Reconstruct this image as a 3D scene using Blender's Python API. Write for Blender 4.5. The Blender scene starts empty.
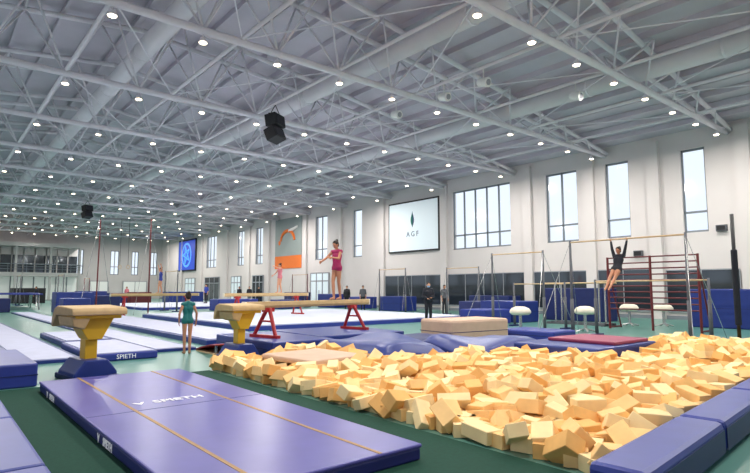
import bpy, bmesh, math, random
from mathutils import Vector as V, Matrix as M, Euler
random.seed(7)
S=bpy.context.scene; COL=S.collection
PI=math.pi
F=540.0; TH=math.atan(450/540.0); PIT=math.atan(52.5/540.0); CH=1.5
# ---------------------------------------------------------------- camera
cd=bpy.data.cameras.new('camera'); cam=bpy.data.objects.new('camera',cd); COL.objects.link(cam)
cd.sensor_width=36; cd.lens=F/750*36; cd.clip_end=400
cam.location=(0,0,CH); cam.rotation_euler=(PI/2+PIT,0,-TH); S.camera=cam
RM=Euler((PI/2+PIT,0,-TH)).to_matrix()
def at(px,py,z=0.0):
    d=RM@V(((px-375)/F,(236.5-py)/F,-1)); t=(z-CH)/d.z
    return V((0,0,CH))+d*t
def atd(px,D,z=0.0):
    t=(px-375)/F
    return V((D*(math.sin(TH)+math.cos(TH)*t),D*(math.cos(TH)-math.sin(TH)*t),z))
def proj(p):
    q=RM.transposed()@(V(p)-V((0,0,CH)))
    if q.z>-0.1: return None
    return (375+F*q.x/-q.z,236.5-F*q.y/-q.z)
# ---------------------------------------------------------------- materials
def lin(c): return tuple(((v/255/12.92) if v/255<=.04045 else ((v/255+.055)/1.055)**2.4) for v in c)
def mat(name,c,rough=.6,var=.08,scale=6,metal=0,bump=0,bscale=60,spec=.4):
    m=bpy.data.materials.new(name); m.use_nodes=True; n=m.node_tree.nodes; l=m.node_tree.links
    b=n['Principled BSDF']; c=lin(c)
    tc=n.new('ShaderNodeTexCoord'); nz=n.new('ShaderNodeTexNoise'); nz.inputs['Scale'].default_value=scale; nz.inputs['Detail'].default_value=4
    l.new(tc.outputs['Object'],nz.inputs['Vector'])
    r=n.new('ShaderNodeValToRGB'); r.color_ramp.elements[0].position=.3; r.color_ramp.elements[1].position=.7
    r.color_ramp.elements[0].color=tuple(max(0,v*(1-var)) for v in c)+(1,); r.color_ramp.elements[1].color=tuple(min(1,v*(1+var)) for v in c)+(1,)
    l.new(nz.outputs['Fac'],r.inputs['Fac']); l.new(r.outputs['Color'],b.inputs['Base Color'])
    b.inputs['Roughness'].default_value=rough; b.inputs['Metallic'].default_value=metal; b.inputs['Specular IOR Level'].default_value=spec
    if bump:
        n2=n.new('ShaderNodeTexNoise'); n2.inputs['Scale'].default_value=bscale; l.new(tc.outputs['Object'],n2.inputs['Vector'])
        bp=n.new('ShaderNodeBump'); bp.inputs['Strength'].default_value=bump; l.new(n2.outputs['Fac'],bp.inputs['Height']); l.new(bp.outputs['Normal'],b.inputs['Normal'])
    return m
def emi(name,c,s):
    m=bpy.data.materials.new(name); m.use_nodes=True; b=m.node_tree.nodes['Principled BSDF']
    b.inputs['Base Color'].default_value=lin(c)+(1,); b.inputs['Emission Color'].default_value=lin(c)+(1,); b.inputs['Emission Strength'].default_value=s
    return m
MT=dict(
 floor=mat('green_floor',(84,134,124),.28,.06,.6), carpet=mat('green_carpet',(14,64,50),.95,.12,30,bump=.4,bscale=300),
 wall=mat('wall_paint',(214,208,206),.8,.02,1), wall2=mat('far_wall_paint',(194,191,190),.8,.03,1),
 steel=mat('steel_paint',(232,228,234),.5,.04,2), deck=mat('roof_deck_paint',(204,196,206),.7,.05,1), duct=mat('duct_metal',(232,229,234),.4,.05,1),
 purple=mat('violet_vinyl',(84,80,158),.32,.07,3,bump=.12,bscale=8), blue=mat('blue_vinyl',(34,52,124),.38,.08,4), navy=mat('navy_vinyl',(26,38,92),.45,.08,4),
 royal=mat('royal_vinyl',(46,60,142),.38,.08,4),
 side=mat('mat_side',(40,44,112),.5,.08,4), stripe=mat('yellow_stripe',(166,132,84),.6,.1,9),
 lilac=mat('lilac_carpet',(184,188,210),.8,.05,4), podium=mat('podium_carpet',(198,204,220),.8,.04,2),
 foam=mat('foam',(246,202,138),.9,.08,5,bump=.3,bscale=120), foam2=mat('foam_orange',(236,182,110),.9,.09,5,bump=.3,bscale=120), foam3=mat('foam_pale',(250,220,166),.9,.08,5,bump=.3,bscale=120),
 beige=mat('beige_suede',(190,162,118),.7,.08,8), beige2=mat('peach_mat',(200,170,148),.8,.05,5), yellow=mat('yellow_paint',(214,168,36),.4,.04,5),
 cream=mat('cream_vinyl',(228,220,202),.5,.04,5), red=mat('red_paint',(160,32,38),.4,.05,5), maroon=mat('maroon_vinyl',(144,52,84),.5,.08,5), maroonp=mat('maroon_paint',(96,30,34),.45,.05,5),
 white=mat('white_paint',(235,235,232),.5,.03,5), chrome=mat('chrome',(190,190,190),.25,.03,5,metal=.8), black=mat('black_plastic',(26,26,30),.5,.1,5), dark=mat('dark_cloth',(30,32,42),.8,.1,20),
 wood=mat('birch_rail',(200,170,130),.5,.1,12), skin=mat('skin',(206,150,120),.55,.03,5), skin2=mat('skin_tan',(190,134,104),.55,.03,5), hair=mat('dark_hair',(38,26,22),.6,.2,40),
 magenta=mat('magenta_leotard',(168,34,92),.5,.08,9), teal=mat('teal_leotard',(24,110,112),.5,.08,9), bluecl=mat('blue_leotard',(40,60,150),.5,.08,9), pinkcl=mat('pink_top',(205,120,130),.6,.08,9),
 greyc=mat('grey_clothes',(90,92,98),.8,.08,9), maskm=mat('face_mask',(120,170,210),.7,.03,9), eye=mat('eye_dark',(30,22,20),.3,.01,9), lip=mat('lip',(160,80,75),.5,.01,9),
 glassd=mat('dark_glass',(60,68,76),.06,.1,.5,metal=.5,spec=.9), glassl=emi('lit_glass',(210,214,210),.25), frame=mat('window_frame',(120,128,136),.5,.03,5), alu=mat('aluminium_frame',(150,154,160),.4,.03,5),  # lit_glass: brightness of the glazing is put into the glass as glow
 lamp=emi('lamp_glow',(255,238,205),14), screen=emi('projection_screen',(206,218,224),.36), scr2=emi('led_screen',(30,66,176),.8), cyan=emi('led_cyan',(80,150,230),1.0),
 ink=mat('dark_ink',(30,70,100),.7,.02,5), green=mat('emblem_green',(20,120,100),.7,.02,5), tx=emi('white_print',(240,240,244),.15), orange=mat('orange_print',(232,120,50),.7,.05,.5), mural=mat('grey_print',(150,160,158),.7,.06,.5))
gm=bpy.data.materials.new('window_glass'); gm.use_nodes=True; n=gm.node_tree.nodes; l=gm.node_tree.links
tr=n.new('ShaderNodeBsdfTransparent'); tr.inputs[0].default_value=(.97,.99,1,1); gl=n.new('ShaderNodeBsdfGlossy'); gl.inputs['Roughness'].default_value=.1
mx=n.new('ShaderNodeMixShader'); mx.inputs[0].default_value=.04; l.new(tr.outputs[0],mx.inputs[1]); l.new(gl.outputs[0],mx.inputs[2]); l.new(mx.outputs[0],n['Material Output'].inputs['Surface']); MT['glass']=gm
# ---------------------------------------------------------------- mesh helpers
TS=bpy.data.scenes.new('scratch'); VL=TS.view_layers[0]
def evalmesh(o):
    TS.collection.objects.link(o); VL.update(); dg=VL.depsgraph
    me=bpy.data.meshes.new_from_object(o.evaluated_get(dg)); bpy.data.objects.remove(o); return me
def nb(): return bmesh.new()
def box(bm,c,s,rot=None,mi=0):
    m=M.Translation(c)@(rot.to_4x4() if rot else M.Identity(4))@M.Diagonal((s[0],s[1],s[2],1))
    r=bmesh.ops.create_cube(bm,size=1,matrix=m)
    if mi:
        for v in r['verts']:
            for f in v.link_faces: f.material_index=mi
def b2(bm,x0,x1,y0,y1,z0,z1,mi=0): box(bm,((x0+x1)/2,(y0+y1)/2,(z0+z1)/2),(x1-x0,y1-y0,z1-z0),None,mi)
def cyl(bm,p0,p1,r0,r1=None,seg=10,mi=0,caps=True):
    p0=V(p0);p1=V(p1); r1=r0 if r1 is None else r1; d=p1-p0
    if d.length<1e-5: return
    m=M.Translation((p0+p1)/2)@d.to_track_quat('Z','Y').to_matrix().to_4x4()
    r=bmesh.ops.create_cone(bm,cap_ends=caps,segments=seg,radius1=r0,radius2=r1,depth=d.length,matrix=m)
    if mi:
        for v in r['verts']:
            for f in v.link_faces: f.material_index=mi
def ell(bm,c,r,rot=None,u=14,w=10):
    m=M.Translation(c)@(rot.to_4x4() if rot else M.Identity(4))@M.Diagonal((r[0],r[1],r[2],1))
    bmesh.ops.create_uvsphere(bm,u_segments=u,v_segments=w,radius=1,matrix=m)
def cap(bm,p0,p1,r0,r1=None):
    r1=r0 if r1 is None else r1
    cyl(bm,p0,p1,r0,r1,14); ell(bm,p0,(r0,)*3,None,14,9); ell(bm,p1,(r1,)*3,None,14,9)
def prism(bm,poly,axis,a0,a1,mi=0):
    def P(u,v,a): return {'x':(a,u,v),'y':(u,a,v),'z':(u,v,a)}[axis]
    A=[bm.verts.new(P(u,v,a0)) for u,v in poly]; B=[bm.verts.new(P(u,v,a1)) for u,v in poly]
    fs=[bm.faces.new(A),bm.faces.new(B[::-1])]
    for i in range(len(poly)):
        j=(i+1)%len(poly); fs.append(bm.faces.new((A[j],A[i],B[i],B[j])))
    for f in fs: f.material_index=mi
    bmesh.ops.recalc_face_normals(bm,faces=fs)
def lathe(bm,c,prof,seg=24):
    rings=[]
    for r,z in prof: rings.append([bm.verts.new((c[0]+r*math.cos(2*PI*i/seg),c[1]+r*math.sin(2*PI*i/seg),c[2]+z)) for i in range(seg)])
    fs=[]
    for a,b in zip(rings,rings[1:]):
        for i in range(seg):
            j=(i+1)%seg; fs.append(bm.faces.new((a[i],a[j],b[j],b[i])))
    fs.append(bm.faces.new(rings[0][::-1])); fs.append(bm.faces.new(rings[-1]))
    bmesh.ops.recalc_face_normals(bm,faces=fs)
def mesh(name,bm,mats):
    me=bpy.data.meshes.new(name); bm.to_mesh(me); bm.free()
    for m in (mats if isinstance(mats,(list,tuple)) else [mats]): me.materials.append(m if not isinstance(m,str) else MT[m])
    return me
def obj(name,bm,mats,parent=None,bev=0,smooth=False,seg=2):
    me=mesh(name,bm,mats) if isinstance(bm,bmesh.types.BMesh) else bm
    if smooth:
        for p in me.polygons: p.use_smooth=True
    o=bpy.data.objects.new(name,me); COL.objects.link(o)
    if parent: o.parent=parent
    if bev:
        b=o.modifiers.new('bevel','BEVEL'); b.width=bev; b.segments=seg; b.limit_method='ANGLE'
    return o
def tag(o,label=None,cat=None,group=None,kind=None):
    if label: o['label']=label
    if cat: o['category']=cat
    if group: o['group']=group
    if kind: o['kind']=kind
    return o
def thing(name,label,cat,loc=(0,0,0),rz=0,group=None):
    o=bpy.data.objects.new(name,None); COL.objects.link(o); o.location=loc; o.rotation_euler=(0,0,rz); o.empty_display_size=.2
    return tag(o,label,cat,group)
def struct(name,bm,mats,**k): return tag(obj(name,bm,mats,**k),kind='structure')
def text(s,size,loc,rot,m,parent,name='lettering',ext=.002,bold=0):
    cu=bpy.data.curves.new(name,'FONT'); cu.body=s; cu.size=size; cu.extrude=ext; cu.offset=bold; cu.align_x='CENTER'; cu.align_y='CENTER'
    me=evalmesh(bpy.data.objects.new('tmp',cu)); me.materials.clear(); me.materials.append(MT[m]); me.name=name
    o=obj(name,me,None,parent); o.location=loc; o.rotation_euler=rot; return o
ORD=['nearest','second','third','fourth','fifth','sixth','seventh','eighth','ninth','tenth','eleventh','twelfth','thirteenth','fourteenth','fifteenth']
# ---------------------------------------------------------------- shell
WX=28.7; FY=87.0; LX=-7.0
bm=nb(); b2(bm,-20,WX+.3,-6,FY+.3,-.3,0); struct('floor',bm,'floor')
bm=nb(); b2(bm,-4,4.15,-.5,9.75,0,.012); tag(obj('carpet',bm,'carpet'),'dark green carpet laid around the long violet landing mat','carpet')
wins=[(5.2,6.4),(9.5,10.6),(13.2,14.5),(16.2,18.25),(20.85,25.8),(36.2,37.5),(41.4,43.4),(53.9,55.6),(58.5,60.3),(66.3,69.5)]
Z0,Z1,WT=4.25,8.4,9.15
bm=nb(); b2(bm,WX,WX+.4,-6,FY,0,Z0); b2(bm,WX,WX+.4,-6,FY,Z1,WT+.25)
ys=[-6]+[v for w in wins for v in w]+[FY]
for a,b in zip(ys[::2],ys[1::2]): b2(bm,WX,WX+.4,a,b,Z0,Z1)
struct('wall_right',bm,'wall')
# left and near walls, out of view, with a broad open band added to give fill daylight
bm=nb(); b2(bm,LX-.3,LX,-6,FY,0,2.2); b2(bm,LX-.3,LX,-6,FY,7.2,10.6)
y=-6
while y<FY: b2(bm,LX-.3,LX,y,y+.8,2.2,7.2); y+=6.2
struct('wall_left',bm,'wall')
bm=nb(); b2(bm,LX,WX,-6.3,-6,0,3.2); b2(bm,LX,WX,-6.3,-6,7.6,12.2)
x=LX
while x<WX: b2(bm,x,x+1.2,-6.3,-6,3.2,7.6); x+=5.75
struct('wall_near',bm,'wall')
for i,(a,b) in enumerate(wins):
    bm=nb(); n=max(2,round((b-a)/1.0)) if b-a>1.2 else 1
    if b-a<=1.35: n=1
    w=.05
    for y in [a+w/2,b-w/2]+[a+(b-a)*k/n for k in range(1,n)]: b2(bm,WX+.12,WX+.2,y-w,y+w,Z0,Z1)
    for z in (Z0+w,Z0+1.0,Z1-w): b2(bm,WX+.12,WX+.2,a,b,z-w,z+w)
    f=struct('window_%d'%(i+1),bm,'frame')
    bm=nb(); b2(bm,WX+.15,WX+.16,a,b,Z0,Z1); obj('pane',bm,'glass',f)
for i,y in enumerate([3.8,7.9,11.9,15.4,19.5,27.0-.45,33.4,39.3,45.0,52.4,57,63,70.8,78,84]):
    bm=nb(); b2(bm,WX-.22,WX,y-.3,y+.3,0,WT-.05); struct('trim_%d'%(i+1),bm,'wall')
bm=nb(); b2(bm,WX-.05,WX,0,FY,0,.18); struct('baseboard_right',bm,'frame')
fw=[(9.0,11.0),(12.6,14.0),(16.3,17.6),(21.2,22.4),(24.2,25.2),(27.0,28.0)]
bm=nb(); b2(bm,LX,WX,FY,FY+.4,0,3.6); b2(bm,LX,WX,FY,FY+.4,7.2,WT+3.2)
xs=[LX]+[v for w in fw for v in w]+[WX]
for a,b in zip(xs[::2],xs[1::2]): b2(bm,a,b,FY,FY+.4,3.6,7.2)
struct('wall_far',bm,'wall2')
for i,(a,b) in enumerate(fw):
    bm=nb()
    for x in (a+.05,(a+b)/2,b-.05): b2(bm,x-.05,x+.05,FY+.1,FY+.2,3.6,7.2)
    for z in (3.65,4.8,7.15): b2(bm,a,b,FY+.1,FY+.2,z-.05,z+.05)
    f=struct('window_%d'%(i+11),bm,'frame'); bm=nb(); b2(bm,a,b,FY+.15,FY+.16,3.6,7.2); obj('pane',bm,'glass',f)
# roof
RX=6.0
def rz_(x): return 9.3+(WX-x)*.115 if x>=RX else 9.3+(WX-RX)*.115-(RX-x)*.115
bm=nb()
prism(bm,[(LX,rz_(LX)),(RX,rz_(RX)),(WX+.4,rz_(WX)),(WX+.4,rz_(WX)+.2),(RX,rz_(RX)+.2),(LX,rz_(LX)+.2)],'y',-6.3,FY+.4)
x=-6.3+.0
while x<WX-.3:
    b2(bm,x-.05,x+.05,-6,FY,rz_(x)-.2,rz_(x)+.03); x+=1.2
struct('ceiling',bm,'deck')
NX=[.9+2.4*i for i in range(-3,12)]
BZ=8.85
for k in range(14):
    Y=2.5+6*k
    if Y>FY-1: break
    t=thing('roof_truss','pale tubular roof truss spanning the hall, %s from the camera'%ORD[k],'roof truss',(0,Y,BZ))
    bm=nb(); cyl(bm,(NX[0]-.8,0,0),(WX,0,0),.115,None,10); obj('bottom_chord',bm,'steel',t,smooth=True)
    topz=lambda x: rz_(x)-.35-BZ
    for s in (-1,1):
        bm=nb(); wd=lambda x:.9*s*min(1,topz(x)/1.2+.1)
        cyl(bm,(RX,wd(RX),topz(RX)),(WX,wd(WX),topz(WX)+.0),.1,None,10); cyl(bm,(LX,wd(LX),topz(LX)),(RX,wd(RX),topz(RX)),.1,None,10)
        obj('top_chord',bm,'steel',t,smooth=True)
    bm=nb()
    for i,x in enumerate(NX):
        for s in (-1,1):
            for xx in (x-1.2,x+1.2):
                if LX<xx<WX-.2:
                    cyl(bm,(x,0,0),(xx,.9*s*min(1,topz(xx)/1.2+.1),topz(xx)),.038,None,6)
        xx=x+1.2
        if xx<WX-.2: 
            w=.9*min(1,topz(xx)/1.2+.1); cyl(bm,(xx,-w,topz(xx)),(xx,w,topz(xx)),.035,None,6)
    obj('web',bm,'steel',t,smooth=True)
for i,x in enumerate([3.3,6.9,10.5,14.1,17.7,21.3,24.9]):
    bm=nb(); cyl(bm,(x,0,BZ+.12),(x,FY,BZ+.12),.065,None,8)
    tag(obj('tie_tube',bm,'steel',smooth=True),'long thin roof tie tube running across the trusses, %s from the window wall'%(ORD[6-i].replace('nearest','first')),'roof tube')
for k in range(12):
    bm=nb(); Y=8.5+6*k-6
    for x in (3.3,10.5,17.7):
        cyl(bm,(x,Y,BZ+.1),(x+3.6,Y+6,BZ+.1),.022,None,6); cyl(bm,(x+7.2,Y,BZ+.1),(x+3.6,Y+6,BZ+.1),.022,None,6)
    tag(obj('roof_bracing',bm,'steel'),'zigzag bracing rods in the roof bay after the %s truss'%ORD[k].replace('nearest','first'),'roof bracing')
bm=nb(); cyl(bm,(0,0,0),(0,.08,0),.355,None,20); FL=mesh('flange',bm,'duct')
for i,x in enumerate([5.7,12.9,20.1]):
    z=BZ+min(1.35,rz_(x)-BZ-.75); bm=nb(); cyl(bm,(0,0,0),(0,FY-.1,0),.33,None,20)
    d=tag(obj('ventilation_duct',bm,'duct',smooth=True),['thick round pale duct under the ridge at left','thick round pale duct between ridge and window wall','thick round pale duct nearest the window wall'][i],'duct'); d.location=(x,0,z)
    for q in range(12):
        o=obj('flange',FL,None,d); o.location=(0,1+4.8*q,0)
# lamps
bmh=nb(); cyl(bmh,(0,0,0),(0,0,.14),.125,.08,16); cyl(bmh,(0,0,.14),(0,0,.3),.015,None,6); HM=mesh('lamp_housing',bmh,'steel')
bmd=nb(); cyl(bmd,(0,0,-.02),(0,0,-.001),.1,None,16); DM=mesh('diffuser',bmd,'lamp')
bmc=nb(); cyl(bmc,(0,0,0),(0,0,.14),.125,.08,10); cyl(bmc,(0,0,.14),(0,0,.3),.015,None,5); cyl(bmc,(0,0,-.02),(0,0,-.001),.1,None,10,mi=1); CM=mesh('lamp_small',bmc,['steel','lamp'])
for k in range(14):
    Y=2.5+6*k
    for i,x in enumerate(NX):
        z=BZ-.36; p=proj((x,Y,z))
        if not p or p[0]<-25 or p[0]>775 or p[1]<-40: continue
        lab='round white ceiling lamp hung under the %s roof truss'%ORD[k]; grp='lamps under the %s truss'%ORD[k]
        if k<6:
            o=obj('ceiling_lamp',HM,None); o.location=(x,Y,z); obj('diffuser',DM,None,o)
        else: o=obj('ceiling_lamp',CM,None); o.location=(x,Y,z)
        tag(o,lab,'ceiling lamp',grp)
for k in (0,1,2,3,5,7,9,11,13):
    for x in (3.3,10.5,17.7,24.9):
        ld=bpy.data.lights.new('downlight','AREA'); ld.shape='DISK'; ld.size=.18; ld.energy=310 if k<5 else 430; ld.color=(1,.95,.89)
        lo=bpy.data.objects.new('downlight',ld); lo.location=(x,2.5+6*k,BZ-.4); COL.objects.link(lo)
# hanging speakers
def speaker(loc,lab):
    t=thing('hanging_loudspeaker',lab,'loudspeaker',loc)
    for i,(dz,rx) in enumerate(((.28,.15),(-.27,.4))):
        bm=nb(); box(bm,(0,0,dz),(.75,.5,.5),Euler((-rx,0,.5)).to_matrix()); c=obj('cabinet',bm,'black',t,bev=.03)
        bm=nb(); box(bm,(V((0,0,dz))+Euler((-rx,0,.5)).to_matrix()@V((0,-.26,0))),(.65,.02,.4),Euler((-rx,0,.5)).to_matrix()); obj('grille',bm,'dark',c)
    bm=nb(); top=BZ+.06-loc[2]; cyl(bm,(-.25,0,.5),(0,0,top),.015); cyl(bm,(.25,0,.5),(0,0,top),.015); box(bm,(0,0,.55),(.6,.06,.06)); obj('hanger',bm,'black',t)
speaker((10.5,18.9,7.95),'pair of stacked black loudspeakers hanging nearest the camera'); speaker((10.2,50,7.95),'small looking black loudspeaker hanging far down the hall')
for i,(x,y,lab) in enumerate([(14.1,15.6,'left of the two by the third truss'),(14.1,13.0,'between lamp rows above the wide window'),(14.1,11.2,'hanging near the top centre of the photo'),(17.7,9.9,'highest on the right of the photo')]):
    t=thing('ceiling_projector','white cylindrical ceiling spotlight %s'%lab,'spotlight',(x,y,BZ-.42))
    bm=nb(); cyl(bm,(0,-.2,-.04),(0,.2,.06),.17,.13,16); obj('housing',bm,'white',t,smooth=False,bev=.01)
    bm=nb(); cyl(bm,(0,0,.1),(0,0,.5),.02); obj('stem',bm,'white',t)
    bm=nb(); cyl(bm,(0,-.22,-.045),(0,-.2,-.04),.1,None,16); obj('lens',bm,'alu',t)
# ---------------------------------------------------------------- wall fittings
t=thing('projection_screen','large white wall screen with an emblem beside the wide window','screen',(WX,29.75,6.3))
bm=nb(); b2(bm,-.16,-.02,-2.78,2.78,-1.98,1.98); obj('frame',bm,'black',t)
bm=nb(); b2(bm,-.18,-.161,-2.66,2.66,-1.86,1.86); obj('screen_surface',bm,'screen',t)
for s,m,dy in ((1,'ink',.03),(-1,'green',-.03)):
    bm=nb(); pts=[]
    for q in range(13):
        a=q/12; pts.append((dy-s*(.27*math.sin(a*PI)*(1-.45*a)),-.1+1.25*a))
    for q in range(11,0,-1):
        a=q/12; pts.append((dy-s*(.03*math.sin(a*PI)),-.1+1.25*a))
    prism(bm,pts,'x',-.19,-.182); obj('emblem',bm,m,t)
text('A G F',.55,(-.185,0,-.62),(PI/2,0,-PI/2),'ink',t,ext=.003)
t=thing('led_screen','blue glowing screen at the far end of the window wall','screen',(WX,76,6.2))
bm=nb(); b2(bm,-.2,-.02,-3.2,3.2,-2.2,2.3); obj('frame',bm,'black',t)
bm=nb(); b2(bm,-.22,-.201,-3,3,-2.0,2.1); obj('screen_surface',bm,'scr2',t)
bm=nb(); cyl(bm,(-.235,0,.1),(-.221,0,.1),1.75,None,32); obj('disc_graphic',bm,'cyan',t)
bm=nb(); cyl(bm,(-.245,0,.1),(-.236,0,.1),1.45,None,32); obj('disc_graphic',bm,'scr2',t)
for q in range(5): bm=nb(); cyl(bm,(-.25,1.3*math.cos(q*1.26),.1+1.3*math.sin(q*1.26)),(-.25,1.3*math.cos(q*1.26+2.5),.1+1.3*math.sin(q*1.26+2.5)),.09,None,6); obj('line_graphic',bm,'cyan',t)
t=thing('wall_mural','grey and orange wall mural of an arching gymnast','mural',(WX,48.4,6.2))
bm=nb(); b2(bm,-.08,-.01,-2.6,2.6,-1.3,2.6); obj('upper_panel',bm,'mural',t)
bm=nb(); b2(bm,-.08,-.01,-2.6,2.6,-2.6,-1.3); obj('lower_panel',bm,'orange',t)
bm=nb(); pr=None
for q in range(11):
    a=PI*(.05+.9*q/10); c=(-.1,-1.4*math.cos(a),.1+1.2*math.sin(a))
    if pr: cyl(bm,pr,c,.1+.08*math.sin(a),None,8)
    pr=c
ell(bm,(-.1,1.65,.1),(.03,.24,.24)); obj('gymnast_silhouette',bm,'orange',t)
bm=nb(); cyl(bm,(-.1,-1.9,1.6),(-.1,-.4,1.25),.1,.2,8); obj('arm_silhouette',bm,'white',t)
for i,(a,b,z0,z1,lab) in enumerate([(8.3,11.5,.4,2.4,'dark wall mirror behind the navy block at right end'),(12.3,15.05,.4,2.5,'dark wall mirror under the tall single window'),(15.75,19.15,.4,2.5,'dark wall mirror behind the big navy block'),(19.85,26.2,.4,2.5,'wide dark wall mirror under the four pane window'),(26.9,33.0,.4,2.5,'dark wall mirror below the white screen')]):
    t=thing('wall_mirror',lab,'mirror',(WX,0,0)); bm=nb(); b2(bm,-.09,-.01,a,b,z0,z1); obj('mirror_glass',bm,'glassd',t)
    bm=nb(); n=max(2,int((b-a)/1.5))
    for q in range(n+1): y=a+(b-a)*q/n; b2(bm,-.12,-.091,y-.02,y+.02,z0,z1)
    b2(bm,-.12,-.091,a,b,z0-.05,z0); b2(bm,-.12,-.091,a,b,z1,z1+.05); obj('frame',bm,'alu',t)
for i,(a,b) in enumerate([(41,44),(53.5,56),(59,61.5),(65,69.5),(73,76.5)]):
    bm=nb()
    for q in range(4): y=a+(b-a)*q/3; b2(bm,WX-.12,WX-.02,y-.06,y+.06,0,3.0)
    b2(bm,WX-.12,WX-.02,a,b,2.2,2.3); b2(bm,WX-.12,WX-.02,a,b,2.95,3.05)
    d=struct('door_%d'%(i+1),bm,'alu'); bm=nb(); b2(bm,WX-.08,WX-.05,a,b,.02,2.95); obj('door_glass',bm,'glassd' if i%2 else 'screen',d)
    bm=nb(); cyl(bm,(WX-.2,(a+b)/2-.1,1),(WX-.2,(a+b)/2-.1,1.4),.03); obj('handle',bm,'chrome',d)
for y,z,lab in ((8.7,4.2,'small dark vent box low on the wall right of the windows'),(12.6,3.2,'small dark box on the wall below the tall windows')):
    bm=nb(); b2(bm,WX-.2,WX,y,y+.45,z,z+.3); b=tag(obj('wall_box',bm,'greyc',bev=.02),lab,'wall box'); bm=nb(); b2(bm,WX-.21,WX-.2,y+.05,y+.4,z+.05,z+.25); obj('grille',bm,'black',b)
# mezzanine at far left
BY=FY-6.5; BE=16.0
bm=nb(); b2(bm,-3,BE,BY,FY,3.1,3.6); b2(bm,-3,BE,BY,FY,6.9,7.3)
for x in (-2.8,1.0,4.8,8.6,12.4,BE-.25): b2(bm,x,x+.25,BY+.1,BY+.35,0,6.95)
struct('trim_20',bm,'wall2')
bm=nb(); b2(bm,-3,BE,BY+2.4,BY+2.5,3.6,6.9)
d=struct('window_20',bm,'glassd'); bm=nb()
x=-3
while x<BE:
    b2(bm,x,x+.12,BY+2.3,BY+2.39,3.6,6.9); x+=1.27
b2(bm,-3,BE,BY+2.3,BY+2.39,5.9,6.9); obj('mullion',bm,'wall2',d)
bm=nb(); b2(bm,-3,BE,BY+2.4,BY+2.5,.1,3.1)
d=struct('window_21',bm,'glassl'); bm=nb()
x=-3
while x<BE:
    b2(bm,x,x+.12,BY+2.3,BY+2.39,.1,3.1); x+=1.27
obj('mullion',bm,'frame',d)
t=thing('balcony_railing','grey railing along the far mezzanine','railing',(-3,BY+.05,3.6)); bm=nb(); cyl(bm,(0,0,0),(0,0,1.05),.03,None,6); BMh=mesh('baluster',bm,'frame')
for q in range(20):
    o=obj('baluster',BMh,None,t); o.location=(q*.99+.02,0,0)
for z,r in ((1.05,.06),(.75,.03),(.4,.03)):
    bm=nb(); cyl(bm,(0,0,z),(BE+3,0,z),r); obj('handrail',bm,'frame',t)
for i,(a,b) in enumerate([(18.5,21),(23,26.5)]):
    bm=nb(); b2(bm,a,a+.1,FY-.3,FY-.21,0,2.7); b2(bm,b-.1,b,FY-.3,FY-.21,0,2.7); b2(bm,a,b,FY-.3,FY-.21,2.6,2.7); b2(bm,(a+b)/2-.04,(a+b)/2+.04,FY-.3,FY-.21,0,2.7)
    d=struct('door_%d'%(i+6),bm,'alu'); bm=nb(); b2(bm,a,b,FY-.25,FY-.22,.02,2.6); obj('door_glass',bm,'glassl',d)
# ---------------------------------------------------------------- mats
def block(name,lab,cat,x0,x1,y0,y1,z0,z1,m,rot=0,bev=.03,seam=None,group=None):
    cx,cy=(x0+x1)/2,(y0+y1)/2; bm=nb(); hx,hy=(x1-x0)/2,(y1-y0)/2
    b2(bm,-hx,hx,-hy,hy,0,z1-z0); o=obj(name,bm,m,bev=bev); o.location=(cx,cy,z0); o.rotation_euler=(0,0,rot); tag(o,lab,cat,group)
    if seam:
        bm=nb(); h=(z1-z0)
        for zz in ([h*.5] if seam==1 else [h*q/seam for q in range(1,seam)]): b2(bm,-hx-.004,hx+.004,-hy-.004,hy+.004,zz-.008,zz+.008)
        obj('seam',bm,'navy',o)
    return o
def slump(lab,x0,x1,y0,y1,h,m,rot,amp,ph=0,z=0):
    hx,hy=(x1-x0)/2,(y1-y0)/2; N=12; bm=nb(); P={}
    def hh(u,v): 
        e=min(1,4*(1-abs(2*u-1)))*min(1,4*(1-abs(2*v-1)))
        return h*(.55+.45*e**.4)+amp*math.sin(u*5+ph)*math.cos(v*4+ph*2)-amp*1.2*(1-v)**2
    for i in range(N+1):
        for j in range(N+1):
            u,v=i/N,j/N; P[i,j]=bm.verts.new((-hx+2*hx*u,-hy+2*hy*v,max(.08,hh(u,v)))); P[i,j,0]=bm.verts.new((-hx+2*hx*u,-hy+2*hy*v,.0))
    for i in range(N):
        for j in range(N):
            bm.faces.new((P[i,j],P[i+1,j],P[i+1,j+1],P[i,j+1])); bm.faces.new((P[i,j,0],P[i,j+1,0],P[i+1,j+1,0],P[i+1,j,0]))
    for i in range(N):
        for a,b in (((i,0),(i+1,0)),((i+1,N),(i,N)),((0,i+1),(0,i)),((N,i),(N,i+1))):
            bm.faces.new((P[a+(0,)],P[b+(0,)],P[b],P[a]))
    o=obj('crash_mat',bm,m,smooth=True,bev=.03); o.location=((x0+x1)/2,(y0+y1)/2,z); o.rotation_euler=(0,0,rot); return tag(o,lab,'gym mat')
t=thing('landing_mat','long violet landing mat with two tan stripes in the foreground','gym mat',(2.42,6.42,.012))
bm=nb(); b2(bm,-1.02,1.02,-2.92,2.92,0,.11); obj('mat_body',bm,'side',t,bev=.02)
bm=nb(); b2(bm,-1.03,1.03,-2.93,2.93,.105,.14); obj('top_cover',bm,'purple',t,bev=.014)
for x in (-.52,.56):
    bm=nb(); b2(bm,x-.018,x+.018,-2.92,2.92,.14,.143); obj('stripe',bm,'stripe',t)
bm=nb(); b2(bm,-1.02,1.02,-.006,.006,.14,.142); obj('fold_seam',bm,'side',t)
text('SPIETH',.2,(.08,.35,.146),(0,0,0),'tx',t,bold=.004)
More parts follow.
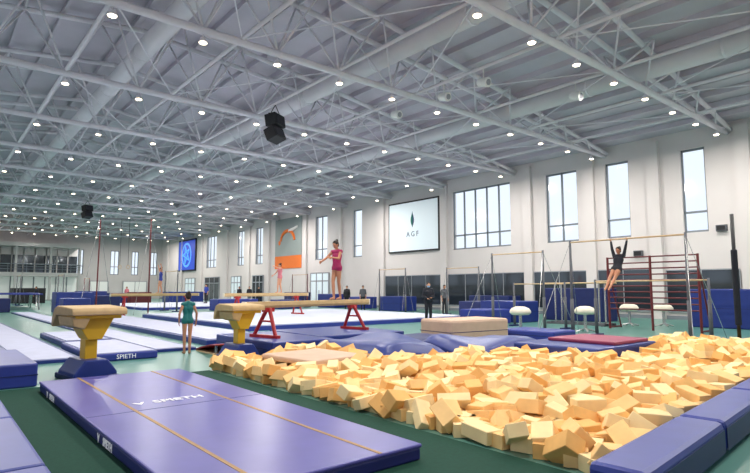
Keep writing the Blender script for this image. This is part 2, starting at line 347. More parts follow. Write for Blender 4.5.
text('SPIETH',.105,(-1.028,-.9,.055),(PI/2,0,-PI/2),'tx',t,bold=.002); text('SPIETH',.105,(-1.028,1.9,.055),(PI/2,0,-PI/2),'tx',t,bold=.002)
for tr_,rr,k_ in (((-1.03,-.58,.055),(0,0,-PI/2),.042),((-1.03,2.22,.055),(0,0,-PI/2),.042),((-.38,.35,.146),(-PI/2,0,0),.07)):
    bm=nb(); prism(bm,[(-k_,k_),(0,-k_),(k_,k_),(k_/2,k_),(0,0),(-k_/2,k_)],'y',-.002,.002); o=obj('logo_mark',bm,'tx',t); o.location=tr_; o.rotation_euler=rr if abs(rr[0])<.1 else (PI/2,0,PI) if False else (PI/2,0,0)
    if abs(rr[0])>.1: o.scale=(1,1,-1)
pA=at(62,473,.2); pB=at(0,405,.2); xe=min(1.15,(pA.x+pB.x)/2)
for i in range(4):
    block('edge_pad',['royal blue edge pad in the bottom left corner of the photo','second royal blue edge pad along the left side','third royal blue edge pad along the left side','farthest royal blue edge pad along the left side'][i],'edge pad',-.75,xe,.9+i*1.95,2.83+i*1.95,.012,.2,'royal')
b=block('block_mat','thick violet blue block mat left of the first vault table','gym mat',-1.2,1.45,9.9,12.4,0,.36,'royal',seam=1)
block('low_mat','flat blue mat with white lettering behind the first vault table','gym mat',2.75,4.05,12.3,15.6,0,.16,'royal'); 
o=block('low_mat','lilac topped blue mat between the two vault tables','gym mat',2.85,4.0,15.9,19.5,0,.16,'blue')
bm=nb(); b2(bm,-.5,.5,-1.7,1.7,.16,.175); obj('top_cover',bm,'lilac',o)
lm=[q for q in bpy.data.objects if q.name=='low_mat'][0]
bm=nb(); b2(bm,-.6,.6,-1.6,1.6,.16,.175); obj('top_cover',bm,'lilac',lm); text('SPIETH',.13,(0,-1.656,.08),(PI/2,0,0),'tx',lm)
def track(lab,x0,x1,y0,y1,h=.05,m='lilac',edge='blue',name='runway',cat='runway'):
    t=thing(name,lab,cat,((x0+x1)/2,(y0+y1)/2,0)); hx,hy=(x1-x0)/2,(y1-y0)/2
    bm=nb(); b2(bm,-hx,hx,-hy,hy,0,h*.8); obj('base',bm,edge,t)
    bm=nb(); b2(bm,-hx+.1,hx-.1,-hy+.1,hy-.1,h*.8,h); obj('carpet_top',bm,m,t); return t
track('lilac vault runway leading to the left vault table',1.5,2.65,12.75,40,.08)
track('lilac vault runway leading to the second vault table',4.25,5.3,13.3,40,.08)
track('wide pale tumbling track right of the second runway',5.9,8.0,14.1,30,.16,name='tumbling_track',cat='tumbling track')
track('outer pale tumbling track beside the floor area',-.9,.9,13,38,.14,name='tumbling_track',cat='tumbling track')
t=track('raised pale floor exercise area behind the balance beam',9,21,17.8,30,.2,'podium','royal','floor_podium','floor exercise area')
t=track('second pale floor exercise area farther down the hall',12,23.5,40,54,.2,'podium','royal','floor_podium','floor exercise area')
block('beam_mat','blue mat under the left foot of the near balance beam','gym mat',5.9,7.55,10.55,13.5,0,.34,'blue',seam=1)
block('beam_mat','blue mat under the right foot of the near balance beam','gym mat',7.65,10.4,11.2,13.9,0,.34,'blue',seam=1)
slump('slumped thick blue mat at the pit edge in front of beam',6.75,8.75,7.95,10.3,.46,'blue',.05,.08)
slump('wavy royal blue mat between slumped mat and peach block',8.95,11.4,7.3,9.1,.4,'blue',-.06,.08,1.3)
slump('dark blue mat lying flat behind the two slumped mats',9.0,10.75,9.25,10.9,.32,'navy',.04,.03,2)
b=block('crash_mat','royal blue mat lying right of the peach block','gym mat',13.7,14.9,8.6,10.4,0,.3,'royal',bev=.05,seam=1)
b=block('crash_mat','blue mat under the magenta mat beside the foam pit','gym mat',9.75,12.3,5.2,7.1,0,.38,'blue',bev=.05,seam=1)
block('magenta_mat','dull magenta mat lying on a blue mat at the far pit edge','gym mat',10.6,12.1,5.3,6.8,.38,.45,'maroon',bev=.02)
block('crash_mat','thin blue mat on the green floor before the uneven bars','gym mat',12.5,14.7,6.3,8.1,0,.22,'blue',bev=.03)
b=block('soft_block','large peach soft block mat standing right of the beam','gym mat',10.95,13.2,9.8,11.1,0,.66,'beige2',rot=-.1,bev=.07,seam=1)
block('soft_slab','pale peach slab lying on the foam near second vault table','gym mat',5.0,6.35,7.8,9.3,.2,.3,'beige2',rot=.1,bev=.03)
p1=atd(578,26.3); p2=atd(726,21.3); p3=atd(508,25.5); p4=atd(478,27)
for x,y,sx,sy,h,m,lab in [(p1.x,p1.y,1.5,3.0,1.55,'navy','big navy block mat before the mirror right of centre'),(p2.x,p2.y,1.4,2.4,1.5,'blue','big blue block mat at the right end of window wall'),(p3.x,p3.y,1.5,2.2,.95,'blue','blue block stack in front of the wide mirror'),
   (19.2,15.4,1.8,1.4,.62,'royal','royal blue box mat behind the peach block'),(p4.x,p4.y,1.4,1.4,.9,'navy','navy box mat near the man in dark suit'),(26.8,20.8,1.2,3,1.1,'navy','navy block leaning area under the wide window'),(25.4,28.0,1.5,2.2,1.0,'blue','blue block mat below the white screen'),
   (26,36.5,1.5,2.5,1.1,'blue','blue box mat near the narrow window'),(7.6,40,2.2,1.6,1.3,'blue','tall blue block mat beyond the left runway'),(10.5,45,2.2,1.6,1.0,'navy','navy block mat near the ring frame'),(17,36,3,1.5,.8,'royal','royal blue mat behind the far beam'),
   (3.2,43,2.4,2,.9,'navy','navy mat stack at the far left edge'),(12.2,64,3,1.8,1.2,'black','dark mat stack far down the left side'),(15.4,60.3,5,2,1.1,'navy','long navy mat wall far down the hall'),(23,62,4,2,1.2,'blue','blue mat wall far down near the doors'),
   (8.6,68,3,2,1.6,'black','black equipment cover far down before the mezzanine'),(6.4,33.2,1.3,1.2,1.0,'blue','blue block standing beside the ring frame'),(12.3,57,2.5,1.5,1.3,'blue','blue mat stack between far floor area and mezzanine'),(16.6,56.6,2,1.2,1.2,'maroonp','dark red mat stack beyond the far floor area'),
   (26.5,33.3,1.4,1.8,.9,'royal','royal blue box behind the person in grey shirt'),(26.4,42.8,1.6,2,1.2,'navy','navy block before the far glass doors'),(21.5,36.5,2,1.3,.7,'blue','low blue block beyond the pale floor area')]:
    block('block_mat',lab,'gym mat',x-sx/2,x+sx/2,y-sy/2,y+sy/2,0.0,h,m,seam=2 if h>.7 else 1,bev=.04)
# pit edge pads
PH=.3
q0=at(604,452,PH); q2=at(750,376,PH); ud=(q2-q0).normalized(); ang=math.atan2(ud.y,ud.x)
nd=V((-ud.y,ud.x,0)); PW=.4
for i in range(6):
    c=q0+ud*(-.3+1.0+2.02*i)-nd*(PW/2); c.z=0
    if c.x>13.8: break
    o=block('pit_pad',['blue pit edge pad at the bottom edge of the photo','second blue pit edge pad from the bottom edge','third blue pit edge pad along the right','fourth blue pit edge pad along the right','fifth blue pit edge pad, partly out of frame','sixth blue pit edge pad at the far right corner'][i],'edge pad',c.x-1,c.x+1,c.y-PW/2,c.y+PW/2,0.014,PH,'royal',rot=ang,bev=.05)
    bm=nb(); b2(bm,-.97,.97,-PW/2-.006,-PW/2-.001,.02,.22); obj('side_panel',bm,'navy',o)
# ---------------------------------------------------------------- foam pit
def front(x): return q0.y+(x-q0.x)*math.tan(ang)+.2
def far(x):
    if x<6.6: return 10.05
    if x<8.8: return 7.75
    if x<9.7: return 7.1
    if x<12.4: return 5.1
    return 5.9
XM=14.7
def hz(x,y):
    e=min(1,(x-4.1)/1.2,(y-front(x)+.1)/1.0)
    return .12+.06*max(0,e)+.15*math.exp(-((x-12.8)**2+(y-4.4)**2)/2)+.05*math.sin(x*1.7+y)*math.sin(y*1.3-x*.6)
def foam_geom(l,w,h,kind):
    bm=nb()
    if kind==0: b2(bm,-l/2,l/2,-w/2,w/2,-h/2,h/2)
    else: prism(bm,[(-l/2,-h/2),(l/2,-h/2),(l/2-.12,h/2),(-l/2,h/2)],'y',-w/2,w/2)
    bmesh.ops.bevel(bm,geom=bm.edges[:],offset=.006,segments=1,affect='EDGES'); return bm
fm=[mesh('foam_block',foam_geom(*a),m) for a,m in [((.36,.19,.14,0),'foam'),((.33,.18,.14,0),'foam2'),((.38,.18,.13,0),'foam'),((.32,.2,.14,0),'foam3'),((.38,.19,.13,0),'foam3'),((.34,.17,.14,0),'foam3'),((.36,.2,.15,1),'foam'),((.3,.2,.17,0),'foam2')]]
pts=[]; tries=0; grid={}
def near(p,d):
    gx,gy=int(p[0]/.3),int(p[1]/.3)
    for a in (-1,0,1):
        for b in (-1,0,1):
            for q in grid.get((gx+a,gy+b),()):
                if (q[0]-p[0])**2+(q[1]-p[1])**2<d*d: return True
    return False
while tries<26000:
    tries+=1; x=random.uniform(4.3,XM); y=random.uniform(1.9,10.05)
    if y<front(x) or y>far(x)-.17: continue
    if 4.85<x<6.5 and 7.6<y<9.45: continue
    if near((x,y),.222): continue
    grid.setdefault((int(x/.3),int(y/.3)),[]).append((x,y)); pts.append((x,y))
pts.sort(key=lambda p:p[0]**2+p[1]**2)
def rrot():
    if random.random()<.5: return Euler((random.uniform(-.3,.3),random.uniform(-.3,.3),random.uniform(0,2*PI)))
    return Euler((random.uniform(-1.1,1.1),random.uniform(-.6,.6),random.uniform(0,2*PI)))
ni=0; rest=[]
for p in pts:
    z=hz(*p)+random.uniform(-.05,.08); q=proj((p[0],p[1],z))
    if ni<300 and q and -15<q[0]<770 and q[1]<500:
        o=obj('foam_block',random.choice(fm),None); o.location=(p[0],p[1],z); o.rotation_euler=rrot(); tag(o,'peach coloured foam block lying loose in the foam pit','foam block','foam blocks in the pit'); ni+=1
    else: rest.append((p[0],p[1],z))
bm=nb()
x=4.4
low=[]
while x<XM:
    y=front(x)+.02
    while y<far(x)-.17: low.append((x+random.uniform(-.03,.03),y,.07)); y+=.24
    x+=.3
for i,(x,y,z) in enumerate(rest+low):
    r_=i<len(rest)
    box(bm,(x,y,z),(random.choice((.33,.36,.38)),.19,random.uniform(.13,.15)) if r_ else (.28,.2,.13),rrot().to_matrix() if r_ else Euler((0,0,random.uniform(0,3))).to_matrix(),mi=i%3)
tag(obj('foam_filling',bm,['foam','foam2','foam3']),'mass of peach foam blocks filling the rest of the pit','foam blocks',kind='stuff')
# ---------------------------------------------------------------- vault tables
def vault(loc,rz,lab,sc):
    t=thing('vault_table',lab,'vault table',loc,rz); t.scale=sc
    bm=nb(); prism(bm,[(-.5,1.07),(-.5,1.14),(-.46,1.19),(.3,1.22),(.46,1.17),(.56,1.03),(.58,.88),(.53,.86),(.47,.94),(.36,1.06)],'x',-.45,.45)
    obj('top_pad',bm,'beige',t,bev=.018,seg=2)
    bm=nb(); b2(bm,-.38,.38,-.42,.36,1.01,1.07); obj('under_frame',bm,'yellow',t,bev=.01)
    bm=nb(); prism(bm,[(-.32,1.01),(.32,1.01),(.13,.66),(-.1,.66)],'y',-.25,.2); obj('bracket',bm,'yellow',t,bev=.01)
    bm=nb(); prism(bm,[(-.43,1.05),(-.12,1.05),(-.22,.84),(-.4,.9)],'y',-.42,.3); obj('side_pad',bm,'beige',t,bev=.02)
    bm=nb(); b2(bm,-.1,.1,-.13,.13,.25,.72); obj('column',bm,'yellow',t,bev=.01)
    bm=nb(); cyl(bm,(0,0,.55),(0,0,.98),.07,None,20); obj('piston',bm,'chrome',t,smooth=False)
    bm=nb(); prism(bm,[(-.36,.0),(.36,.0),(.34,.14),(.18,.34),(-.18,.34),(-.34,.14)],'y',-.42,.42); obj('base',bm,'blue',t,bev=.02)
    for s in (-1,1):
        bm=nb(); b2(bm,s*.27-.09,s*.27+.09,-.55,.55,.0,.09); obj('foot',bm,'navy',t,bev=.02)
vault((2.22,10.25,0),.12,'beige topped vault table on yellow column at the left',(.96,.96,1)); p=atd(241,11.9); vault((p.x,p.y,0),.05,'second beige vault table, left of the balance beam',(.86,.82,.97))
def springboard(loc,rz,lab):
    t=thing('springboard',lab,'springboard',loc,rz)
    bm=nb(); pts=[(-.6,.03),(-.3,.1),(.2,.19),(.6,.22)]
    prism(bm,pts+[(a,b+.025) for a,b in pts[::-1]],'x',-.3,.3); obj('board',bm,'red',t)
    bm=nb(); b2(bm,-.3,.3,-.6,.55,0,.03); obj('base',bm,'wood',t)
    for x in (-.2,0,.2):
        bm=nb(); cyl(bm,(x,.35,.03),(x,.35,.2),.035,None,12); obj('spring',bm,'chrome',t)
springboard((5.5,12.45,0),PI,'red springboard on the floor between teal girl and second vault')
# ---------------------------------------------------------------- balance beams
def beam(pl,pr,zt,z0,lab,zf=None):
    pl=V(pl);pr=V(pr); c=(pl+pr)/2; a=math.atan2(pr.y-pl.y,pr.x-pl.x); L=(pr-pl).length; h=zt-z0
    t=thing('balance_beam',lab,'balance beam',(c.x,c.y,z0),a)
    bm=nb(); prism(bm,[(-.065,h-.1),(-.05,h-.01),(-.04,h),(.04,h),(.05,h-.01),(.065,h-.1),(.04,h-.16),(-.04,h-.16)],'x',-L/2,L/2); obj('beam_rail',bm,'beige',t,bev=.006)
    for s in (-1,1):
        bm=nb(); b2(bm,s*L/2-.02,s*L/2+.02,-.07,.07,h-.165,h+.003); obj('end_cap',bm,'cream',t,bev=.01)
        x=s*(L/2-.75); bm=nb()
        for d in (-1,1):
            cyl(bm,(x,d*.04,h-.17),(x+s*.1,d*.38,.04),.05,.045,10)
        box(bm,(x,0,h-.2),(.3,.12,.1)); b2(bm,x+s*.1-.06,x+s*.1+.06,-.48,.48,0,.07); cyl(bm,(x+s*.06,-.22,.45*h),(x+s*.06,.22,.45*h),.025)
        obj('leg',bm,'red',t)
BL=atd(245,12.6); BR=atd(368,16.4); beam((BL.x,BL.y,0),(BR.x,BR.y,0),1.2,.34,'near balance beam with red legs carrying the magenta gymnast')
beam((8,32.5,0),(13,32.5,0),1.25,0,'far balance beam at left with a gymnast on it')
beam((10.8,24.0,0),(15.8,24.6,0),1.3,.2,'middle balance beam standing on the pale floor area')
# ---------------------------------------------------------------- bars
def bars(x,y0,y1,z,lab,m='white',xl=None,zl=1.7,g=.5):
    t=thing('uneven_bars',lab,'gymnastic bars',(x,(y0+y1)/2,0)); h=(y1-y0)/2
    for xx,zz in ([(0,z)]+([(xl-x,zl)] if xl else [])):
        bm=nb(); cyl(bm,(xx,-h,zz),(xx,h,zz),.024,None,12); obj('bar',bm,'wood',t,smooth=True)
        for s in (-1,1):
            bm=nb(); cyl(bm,(xx,s*h,0.05),(xx,s*h,zz+.06),.045,.035,12); cyl(bm,(xx,s*h,.05),(xx,s*h,1.2),.055); u=obj('upright',bm,m,t,smooth=True)
            bm=nb(); b2(bm,xx-.3,xx+.3,s*h-.08,s*h+.08,0,.06); obj('base_plate',bm,'navy',t)
    for s in (-1,1):
        for d in (-1,1): bm=nb(); cyl(bm,(0,s*h,z),(d*g*2.4,s*(h+g),0.03),.008,None,5); obj('guy_cable',bm,'chrome',t)
bars(15.5,5.7,9.05,2.95,'tall bars from which the gymnast in black hangs','greyc',16.95,1.75)
bars(17.3,11.2,13.5,2.85,'second set of bars left of the hanging gymnast','greyc',18.7,1.7)
t=thing('climbing_rack','maroon rack of horizontal rails behind the hanging gymnast','bar rack',(20.4,8.75,0))
for y in (-1.6,0,1.6):
    bm=nb(); cyl(bm,(0,y,0),(0,y,2.72),.045,None,10); obj('upright',bm,'maroonp',t)
for q in range(10):
    z=.75+q*.215; bm=nb(); cyl(bm,(0,-1.6,z),(0,1.6,z),.026,None,8); obj('rail',bm,'maroonp',t)
for y in (-1.6,1.6): bm=nb(); cyl(bm,(0,y,2.4),(.9,y,0),.03); cyl(bm,(0,y,.05),(.9,y,.05),.03); obj('brace',bm,'maroonp',t)
t=thing('parallel_bars','pair of wooden parallel bars left of the maroon rack','parallel bars',(21.5,12.2,0))
for x in (-.25,.25):
    bm=nb(); cyl(bm,(x,-1.5,1.75),(x,1.5,1.75),.03,None,10); obj('bar',bm,'wood',t)
    for y in (-1,1): bm=nb(); cyl(bm,(x,y,.1),(x,y,1.74),.035,None,10); obj('upright',bm,'chrome',t)
bm=nb(); b2(bm,-.5,.5,-1.3,-1.15,0,.1); b2(bm,-.5,.5,1.15,1.3,0,.1); b2(bm,-.33,-.2,-1.3,1.3,0,.1); b2(bm,.2,.33,-1.3,1.3,0,.1); obj('base_frame',bm,'greyc',t)
t=thing('tall_post','slim tall black post standing at the right edge','post',(17.35,5.15,0))
bm=nb(); b2(bm,-.35,.35,-.35,.35,0,.06); obj('base_plate',bm,'yellow',t); bm=nb(); cyl(bm,(0,0,.06),(0,0,3.6),.05); obj('pole',bm,'black',t,smooth=True)
bm=nb(); cyl(bm,(0,0,.5),(0,0,2.6),.08,None,16); obj('padding',bm,'dark',t,bev=.03)
for i,(px,D,lab) in enumerate([(583,19,'cream topped pommel trainer nearest the hanging gymnast'),(519,18.6,'cream topped pommel trainer between the two bar sets'),(627,22.2,'cream topped pommel trainer behind the maroon rack'),(661,21.8,'small looking pommel trainer nearest the window wall')]):
    p=atd(px,D); t=thing('pommel_trainer',lab,'pommel trainer',(p.x,p.y,0)); t.scale=(.85,.85,.92)
    bm=nb(); lathe(bm,(0,0,0),[(.06,.66),(.34,.68),(.42,.75),(.42,.82),(.34,.92),(.18,.98),(.02,.99)]); obj('dome',bm,'cream',t,smooth=True)
    bm=nb(); cyl(bm,(0,0,.1),(0,0,.68),.06,None,14); obj('column',bm,'chrome',t)
    for q in range(4):
        a=PI/4+q*PI/2; bm=nb(); cyl(bm,(0,0,.14),(.42*math.cos(a),.42*math.sin(a),.03),.03,None,8); obj('leg',bm,'chrome',t)
pa=atd(98,33); pb=atd(150,33); c=(pa+pb)/2; w=(pb-pa).length/2; a=math.atan2(pb.y-pa.y,pb.x-pa.x)
t=thing('ring_frame','tall slender ring frame standing far down at left','ring frame',(c.x,c.y,0),a)
for s in (-1,1):
    bm=nb(); cyl(bm,(s*w,0,0),(s*w*.98,0,5.8),.045,.035); obj('upright',bm,'maroonp',t)
    bm=nb(); cyl(bm,(s*.25,0,5.8),(s*.25,0,2.95),.012,None,6); obj('cable',bm,'black',t)
    bm=nb()
    for q in range(12): 
        u,v=2*PI*q/12,2*PI*(q+1)/12; cyl(bm,(s*.25+.1*math.cos(u),0,2.84+.1*math.sin(u)),(s*.25+.1*math.cos(v),0,2.84+.1*math.sin(v)),.016,None,6)
    obj('ring',bm,'wood',t)
    for d in (-1,1): bm=nb(); cyl(bm,(s*w,0,5.7),(s*w,d*2,0),.01,None,5); obj('guy_cable',bm,'chrome',t)
bm=nb(); cyl(bm,(-w,0,5.8),(w,0,5.8),.035); obj('crossbar',bm,'greyc',t)
for px,D,lab in ((20,50,'thin far bars at the left edge of the hall'),(62,47,'thin far bars left of the ring frame'),(172,37,'thin far bars right of the ring frame'),(88,62,'thin distant bars seen behind the ring frame'),(300,46,'thin distant bars beyond the near beam'),(392,33.2,'thin distant bars left of the masked man'),(462,31,'thin bars between the masked man and nearer bar sets')):
    p=atd(px,D); bars(p.x,p.y-1.2,p.y+1.2,2.7,lab,'maroonp' if px in(300,88) else 'greyc',g=.2)
for x,y,lab in ((5.2,48.0,'trampoline with blue pads far down at left'),(5.9,54.2,'second trampoline behind the first at left')):
    t=thing('trampoline',lab,'trampoline',(x,y,0)); bm=nb()
    b2(bm,-1.5,-1.15,-2.5,2.5,1.1,1.18); b2(bm,1.15,1.5,-2.5,2.5,1.1,1.18); b2(bm,-1.15,1.15,-2.5,-2.1,1.1,1.18); b2(bm,-1.15,1.15,2.1,2.5,1.1,1.18); obj('edge_pad',bm,'royal',t)
    bm=nb(); b2(bm,-1.1,1.1,-2.05,2.05,1.11,1.13); obj('bed',bm,'lilac',t)
    for sx in (-1,1):
        for sy in (-1,1): bm=nb(); cyl(bm,(sx*1.35,sy*1.6,1.1),(sx*1.35,sy*2.1,0),.05); obj('leg',bm,'chrome',t)
# ---------------------------------------------------------------- people
def remesh(bm,name,m,vox):
    me=bpy.data.meshes.new('t'); bm.to_mesh(me); bm.free(); o=bpy.data.objects.new('t',me)
    r=o.modifiers.new('r','REMESH'); r.mode='VOXEL'; r.voxel_size=vox
    s=o.modifiers.new('s','SMOOTH'); s.factor=.5; s.iterations=3
    me2=evalmesh(o)
    me2.name=name; me2.materials.clear(); me2.materials.append(MT[m])
    for p in me2.polygons: p.use_smooth=True
    return me2
BASE=dict(pel=(0,0,.9),wai=(0,.01,1.03),che=(0,.0,1.19),nb=(0,-.015,1.335),hd=(0,.02,1.49),sL=(-.15,-.01,1.3),sR=(.15,-.01,1.3),eL=(-.2,-.03,1.04),eR=(.2,-.03,1.04),wL=(-.2,.05,.81),wR=(.2,.05,.81),
 hL=(-.075,0,.87),hR=(.075,0,.87),kL=(-.085,.015,.48),kR=(.085,.015,.48),aL=(-.09,-.02,.085),aR=(.09,-.02,.085),tL=(-.1,.13,.03),tR=(.1,.13,.03))
def person(label,loc,rz,h,pose,outfit,skin='skin',hair='bun',curl=.5,vox=.011,bulk=1.0):
    k=h/1.6; J={a:V(b) for a,b in BASE.items()}; J.update({a:V(b) for a,b in pose.items()})
    J={a:b*k for a,b in J.items()}
    side=(J['sR']-J['sL']).normalized(); hs=(J['hR']-J['hL']).normalized()
    up=(J['hd']-J['nb']).normalized(); fw=up.cross(side).normalized()*1.0
    if fw.length<.1: fw=V((0,1,0))
    G={}
    bk=bulk
    G['torso']=[(J['sL'],J['sR'],.05*k,.05*k)]+[(J['che']+side*s*.06*k,J['wai']+side*s*.045*k,.088*k*bk,.074*k*bk) for s in (-1,1)]+[(J['wai']+side*s*.04*k,J['pel']+hs*s*.05*k,.074*k*bk,.088*k*bk) for s in (-1,1)]+[(J['nb'],J['che'],.055*k,.085*k)]+[(J['nb'],J[q],.045*k,.045*k) for q in('sL','sR')]
    G['pelvis']=[(J['hL'],J['hR'],.088*k*bk,.088*k*bk)]
    G['arms']=[]; G['legs']=[]; G['hands']=[]; G['feet']=[]; G['thigh']=[]
    lb=min(1,bk)
    for q in 'LR':
        s,e,w=J['s'+q],J['e'+q],J['w'+q]; G['arms']+=[(s,e,.046*k*bk,.035*k*bk),(e,w,.036*k*bk,.024*k)]
        hh,kn,an,to=J['h'+q],J['k'+q],J['a'+q],J['t'+q]
        G['legs']+=[(hh,kn,.082*k*lb,.052*k*lb),(kn,kn.lerp(an,.35),.048*k*lb,.05*k*lb),(kn.lerp(an,.35),an,.05*k*lb,.032*k)]
        G['thigh']+=[(hh,hh.lerp(kn,.12),.086*k*lb,.08*k*lb)]
        heel=an+(an-kn).normalized()*.045*k
        G['feet']+=[(heel,to,.036*k,.024*k),(an,heel,.033*k,.036*k)]
        d=(w-e).normalized(); u=fw-d*fw.dot(d)
        if u.length<.2: u=up-d*up.dot(d)
        u.normalize(); nn=d.cross(u); nn=nn if (nn.dot(side)*(1 if q=='L' else -1)>0) else -nn
        for o_ in (-.022,0,.022): G['hands'].append((w+u*o_*.5*k,w+d*.075*k+u*o_*k,.016*k,.014*k))
        for f_,L in ((-.03,.055),(-.01,.07),(.01,.075),(.03,.065)):
            b0=w+d*.075*k+u*f_*k; m1=b0+(d*math.cos(curl*.5)+nn*math.sin(curl*.5))*L*.5*k; m2=m1+(d*math.cos(curl*1.6)+nn*math.sin(curl*1.6))*L*.5*k
            G['hands']+=[(b0,m1,.0095*k,.009*k),(m1,m2,.009*k,.008*k)]
        tb=w+d*.025*k+u*.025*k; t1=tb+(d*.7+u*.7)*.035*k; G['hands']+=[(tb,t1,.011*k,.0095*k),(t1,t1+(d+nn*.4).normalized()*.03*k,.0095*k,.008*k)]
    neck=[(J['nb'],J['hd']-up*.04*k,.046*k,.042*k)]
    R=M((side,fw,up)).transposed(); H=J['hd']
    hp=lambda x,y,z: H+(side*x+fw*y+up*z)*k
    bm=nb()
    for g in ('torso','pelvis','arms','legs','hands','feet'):
        for a in G[g]: cap(bm,*a)
    for a in neck: cap(bm,*a)
    ell(bm,hp(0,-.005,.02),(.072*k,.092*k,.088*k),R); ell(bm,hp(0,.025,-.035),(.052*k,.06*k,.068*k),R)
    cap(bm,hp(0,.085,.01),hp(0,.102,-.022),.009*k,.014*k)
    for s in (-1,1): ell(bm,hp(s*.073,0,-.005),(.012*k,.02*k,.03*k),R)
    body=obj('person',remesh(bm,'person',skin,vox),None); body.location=loc; body.rotation_euler=(0,0,rz); tag(body,label,'person')
    for s in (-1,1):
        bm=nb(); ell(bm,hp(s*.03,.083,.005),(.013*k,.008*k,.008*k),R,10,6); obj('eye',bm,'eye',body,smooth=True)
    bm=nb(); ell(bm,hp(0,.083,-.055),(.022*k,.008*k,.007*k),R,10,6); obj('mouth',bm,'lip',body,smooth=True)
    bm=nb(); ell(bm,hp(0,-.018,.035),(.08*k,.094*k,.088*k),R); ell(bm,hp(0,-.045,-.01),(.072*k,.065*k,.075*k),R)
    if hair=='bun': ell(bm,hp(0,-.1,.085),(.042*k,.042*k,.042*k),R)
    if hair=='tail': cap(bm,hp(0,-.1,.05),hp(0,-.13,-.1),.03*k,.018*k)
    obj('hair',remesh(bm,'hair','hair',vox),None,body)
    def wear(name,m,lst,inf):
        bm=nb()
        for a in lst: cap(bm,a[0],a[1],a[2]+inf*k,a[3]+inf*k)
        return obj(name,remesh(bm,name,m,vox),None,body)
    for name,m in outfit:
        if name=='leotard': wear(name,m,G['torso']+G['pelvis']+G['thigh'],.008)
        if name=='sleeved_leotard': wear('leotard',m,G['torso']+G['pelvis']+G['thigh']+G['arms'],.008)
        if name=='jacket': wear(name,m,G['torso']+G['pelvis']+G['arms'],.018)
        if name=='shirt': wear(name,m,G['torso']+G['pelvis']+[G['arms'][0],G['arms'][2]],.014)
        if name=='trousers': wear(name,m,G['legs']+G['pelvis'],.014)
        if name=='shoe': wear('shoes',m,G['feet'],.01)
        if name=='mask':
            bm=nb(); ell(bm,hp(0,.05,-.045),(.056*k,.058*k,.05*k),R); obj('face_mask',bm,m,body,smooth=True)
    return body
bdir=(BR-BL).normalized(); ba=math.atan2(bdir.y,bdir.x)
best=min([BL.lerp(BR,q/200) for q in range(201)],key=lambda p:abs(proj((p.x,p.y,1.2))[0]-337))
person('gymnast in a magenta leotard standing on the near balance beam',(best.x,best.y,1.2),PI/2+ba,1.66,
 dict(kL=(-.04,-.03,.49),aL=(-.02,-.12,.085),tL=(-.03,.03,.03),kR=(.05,.1,.49),aR=(.015,.1,.085),tR=(.01,.25,.03),hd=(0,.06,1.485),sL=(-.15,.02,1.3),sR=(.15,.02,1.3),
      eR=(.2,.22,1.12),wR=(.17,.44,1.02),eL=(-.2,.17,1.1),wL=(-.15,.38,1.12)),[('leotard','magenta')],'skin2',bulk=.95)
person('girl in teal leotard standing with her back turned near second vault',(4.8,12.6,0),math.atan2(-4.8,12.5)+.2,1.42,
 dict(sL=(-.13,-.01,1.29),sR=(.13,-.01,1.29),eL=(-.22,-.06,1.05),wL=(-.21,.03,.84),eR=(.22,-.03,1.05),wR=(.23,.05,.83),kL=(-.07,.01,.48),kR=(.07,.01,.48),aL=(-.065,-.02,.085),aR=(.065,-.02,.085),tL=(-.08,.13,.03),tR=(.08,.13,.03)),[('leotard','teal')],'skin2','bun',bulk=.88)
HS=.93
person('gymnast in black hanging from the tall bar with legs piked',(15.5,7.5,2.95-1.885*HS),PI/2,1.6*HS,
 dict(sL=(-.15,.03,1.35),sR=(.15,.03,1.35),nb=(0,.03,1.37),che=(0,.07,1.23),eL=(-.21,.03,1.58),eR=(.21,.03,1.58),wL=(-.25,0,1.81),wR=(.25,0,1.81),hd=(0,.06,1.52),wai=(0,.13,1.09),pel=(0,.19,.97),hL=(-.075,.22,.94),hR=(.075,.22,.94),
      kL=(-.08,.5,.67),kR=(.08,.5,.67),aL=(-.06,.77,.4),aR=(.06,.77,.4),tL=(-.06,.88,.3),tR=(.06,.88,.3)),[('sleeved_leotard','dark')],'skin2','bun',curl=1.5,bulk=1.05)
p=atd(428,24.5)
person('man in a dark suit and blue face mask beside the floor area',(p.x,p.y,0),PI-TH+.2,1.8,dict(eL=(-.22,.0,1.05),wL=(-.08,.17,1.0),eR=(.22,0,1.05),wR=(.1,.18,.96)),[('jacket','dark'),('trousers','dark'),('shoe','black'),('mask','maskm')],'skin','short',bulk=1.15)
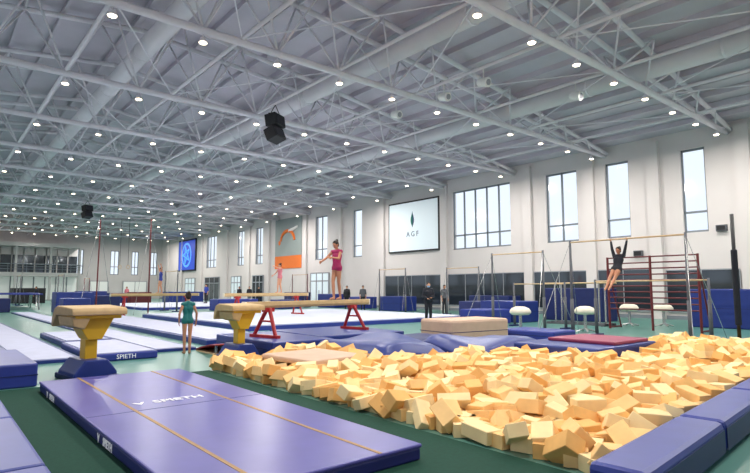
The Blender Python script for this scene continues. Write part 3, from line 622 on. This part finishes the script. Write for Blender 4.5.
person('gymnast in blue with raised arms on the far left beam',(10.7,32.5,1.25),PI/2,1.5,dict(eL=(-.3,.05,1.5),wL=(-.28,.1,1.72),eR=(.3,0,1.45),wR=(.34,.05,1.68),kL=(-.03,0,.48),aL=(-.02,-.1,.085),tL=(-.02,.05,.03),kR=(.03,.1,.48),aR=(.02,.12,.085),tR=(.02,.27,.03)),[('leotard','bluecl')],'skin','bun',vox=.016)
person('gymnast in pink reaching one arm forward on the middle beam',(14.0,24.4,1.3),PI/2+.1,1.5,dict(eL=(-.2,.22,1.34),wL=(-.15,.45,1.42),eR=(.25,.1,1.08),wR=(.25,.28,.95),kL=(-.03,0,.48),aL=(-.02,-.1,.085),tL=(-.02,.05,.03),kR=(.03,.1,.48),aR=(.02,.12,.085),tR=(.02,.27,.03)),[('leotard','pinkcl')],'skin','bun',vox=.016)
for px,D,lab,o,rz in [(240,55,'leftmost of three dark clothed people standing far behind the beam',[('jacket','dark'),('trousers','dark')],2.2),(250,53,'middle one of three dark clothed people far behind the beam',[('jacket','dark'),('trousers','greyc')],2.8),(259,55,'rightmost of three dark clothed people far behind the beam',[('jacket','dark'),('trousers','dark')],3.6),
   (347,41,'person in black standing between beam gymnast and blue box mat',[('jacket','black'),('trousers','dark')],2.5),(363,39,'person in grey shirt standing near the blue box mat',[('shirt','greyc'),('trousers','dark')],2.6),(444,33,'person in dark clothes standing behind the masked man',[('shirt','greyc'),('trousers','dark')],2.9),(207,50,'person in blue top far behind the second vault',[('shirt','bluecl'),('trousers','dark')],2.0),
   (38,54,'person in dark clothes far away at the left edge',[('jacket','dark'),('trousers','dark')],2.0),(128,58,'person in pink top far away right of the ring frame',[('shirt','pinkcl'),('trousers','dark')],2.4)]:
    p=atd(px,D); person(lab,(p.x,p.y,.2 if (12<p.x<23.5 and 40<p.y<54) else 0),rz,1.75,{},o+[('shoe','black')],'skin','short',vox=.02)
# ---------------------------------------------------------------- world
w=bpy.data.worlds.new('world'); S.world=w; w.use_nodes=True; bg=w.node_tree.nodes['Background']; bg.inputs[0].default_value=(.86,.92,1,1); bg.inputs[1].default_value=1.2
S.view_settings.view_transform='Standard'
bpy.data.scenes.remove(TS)
print('foam',ni,len(rest),len(low))
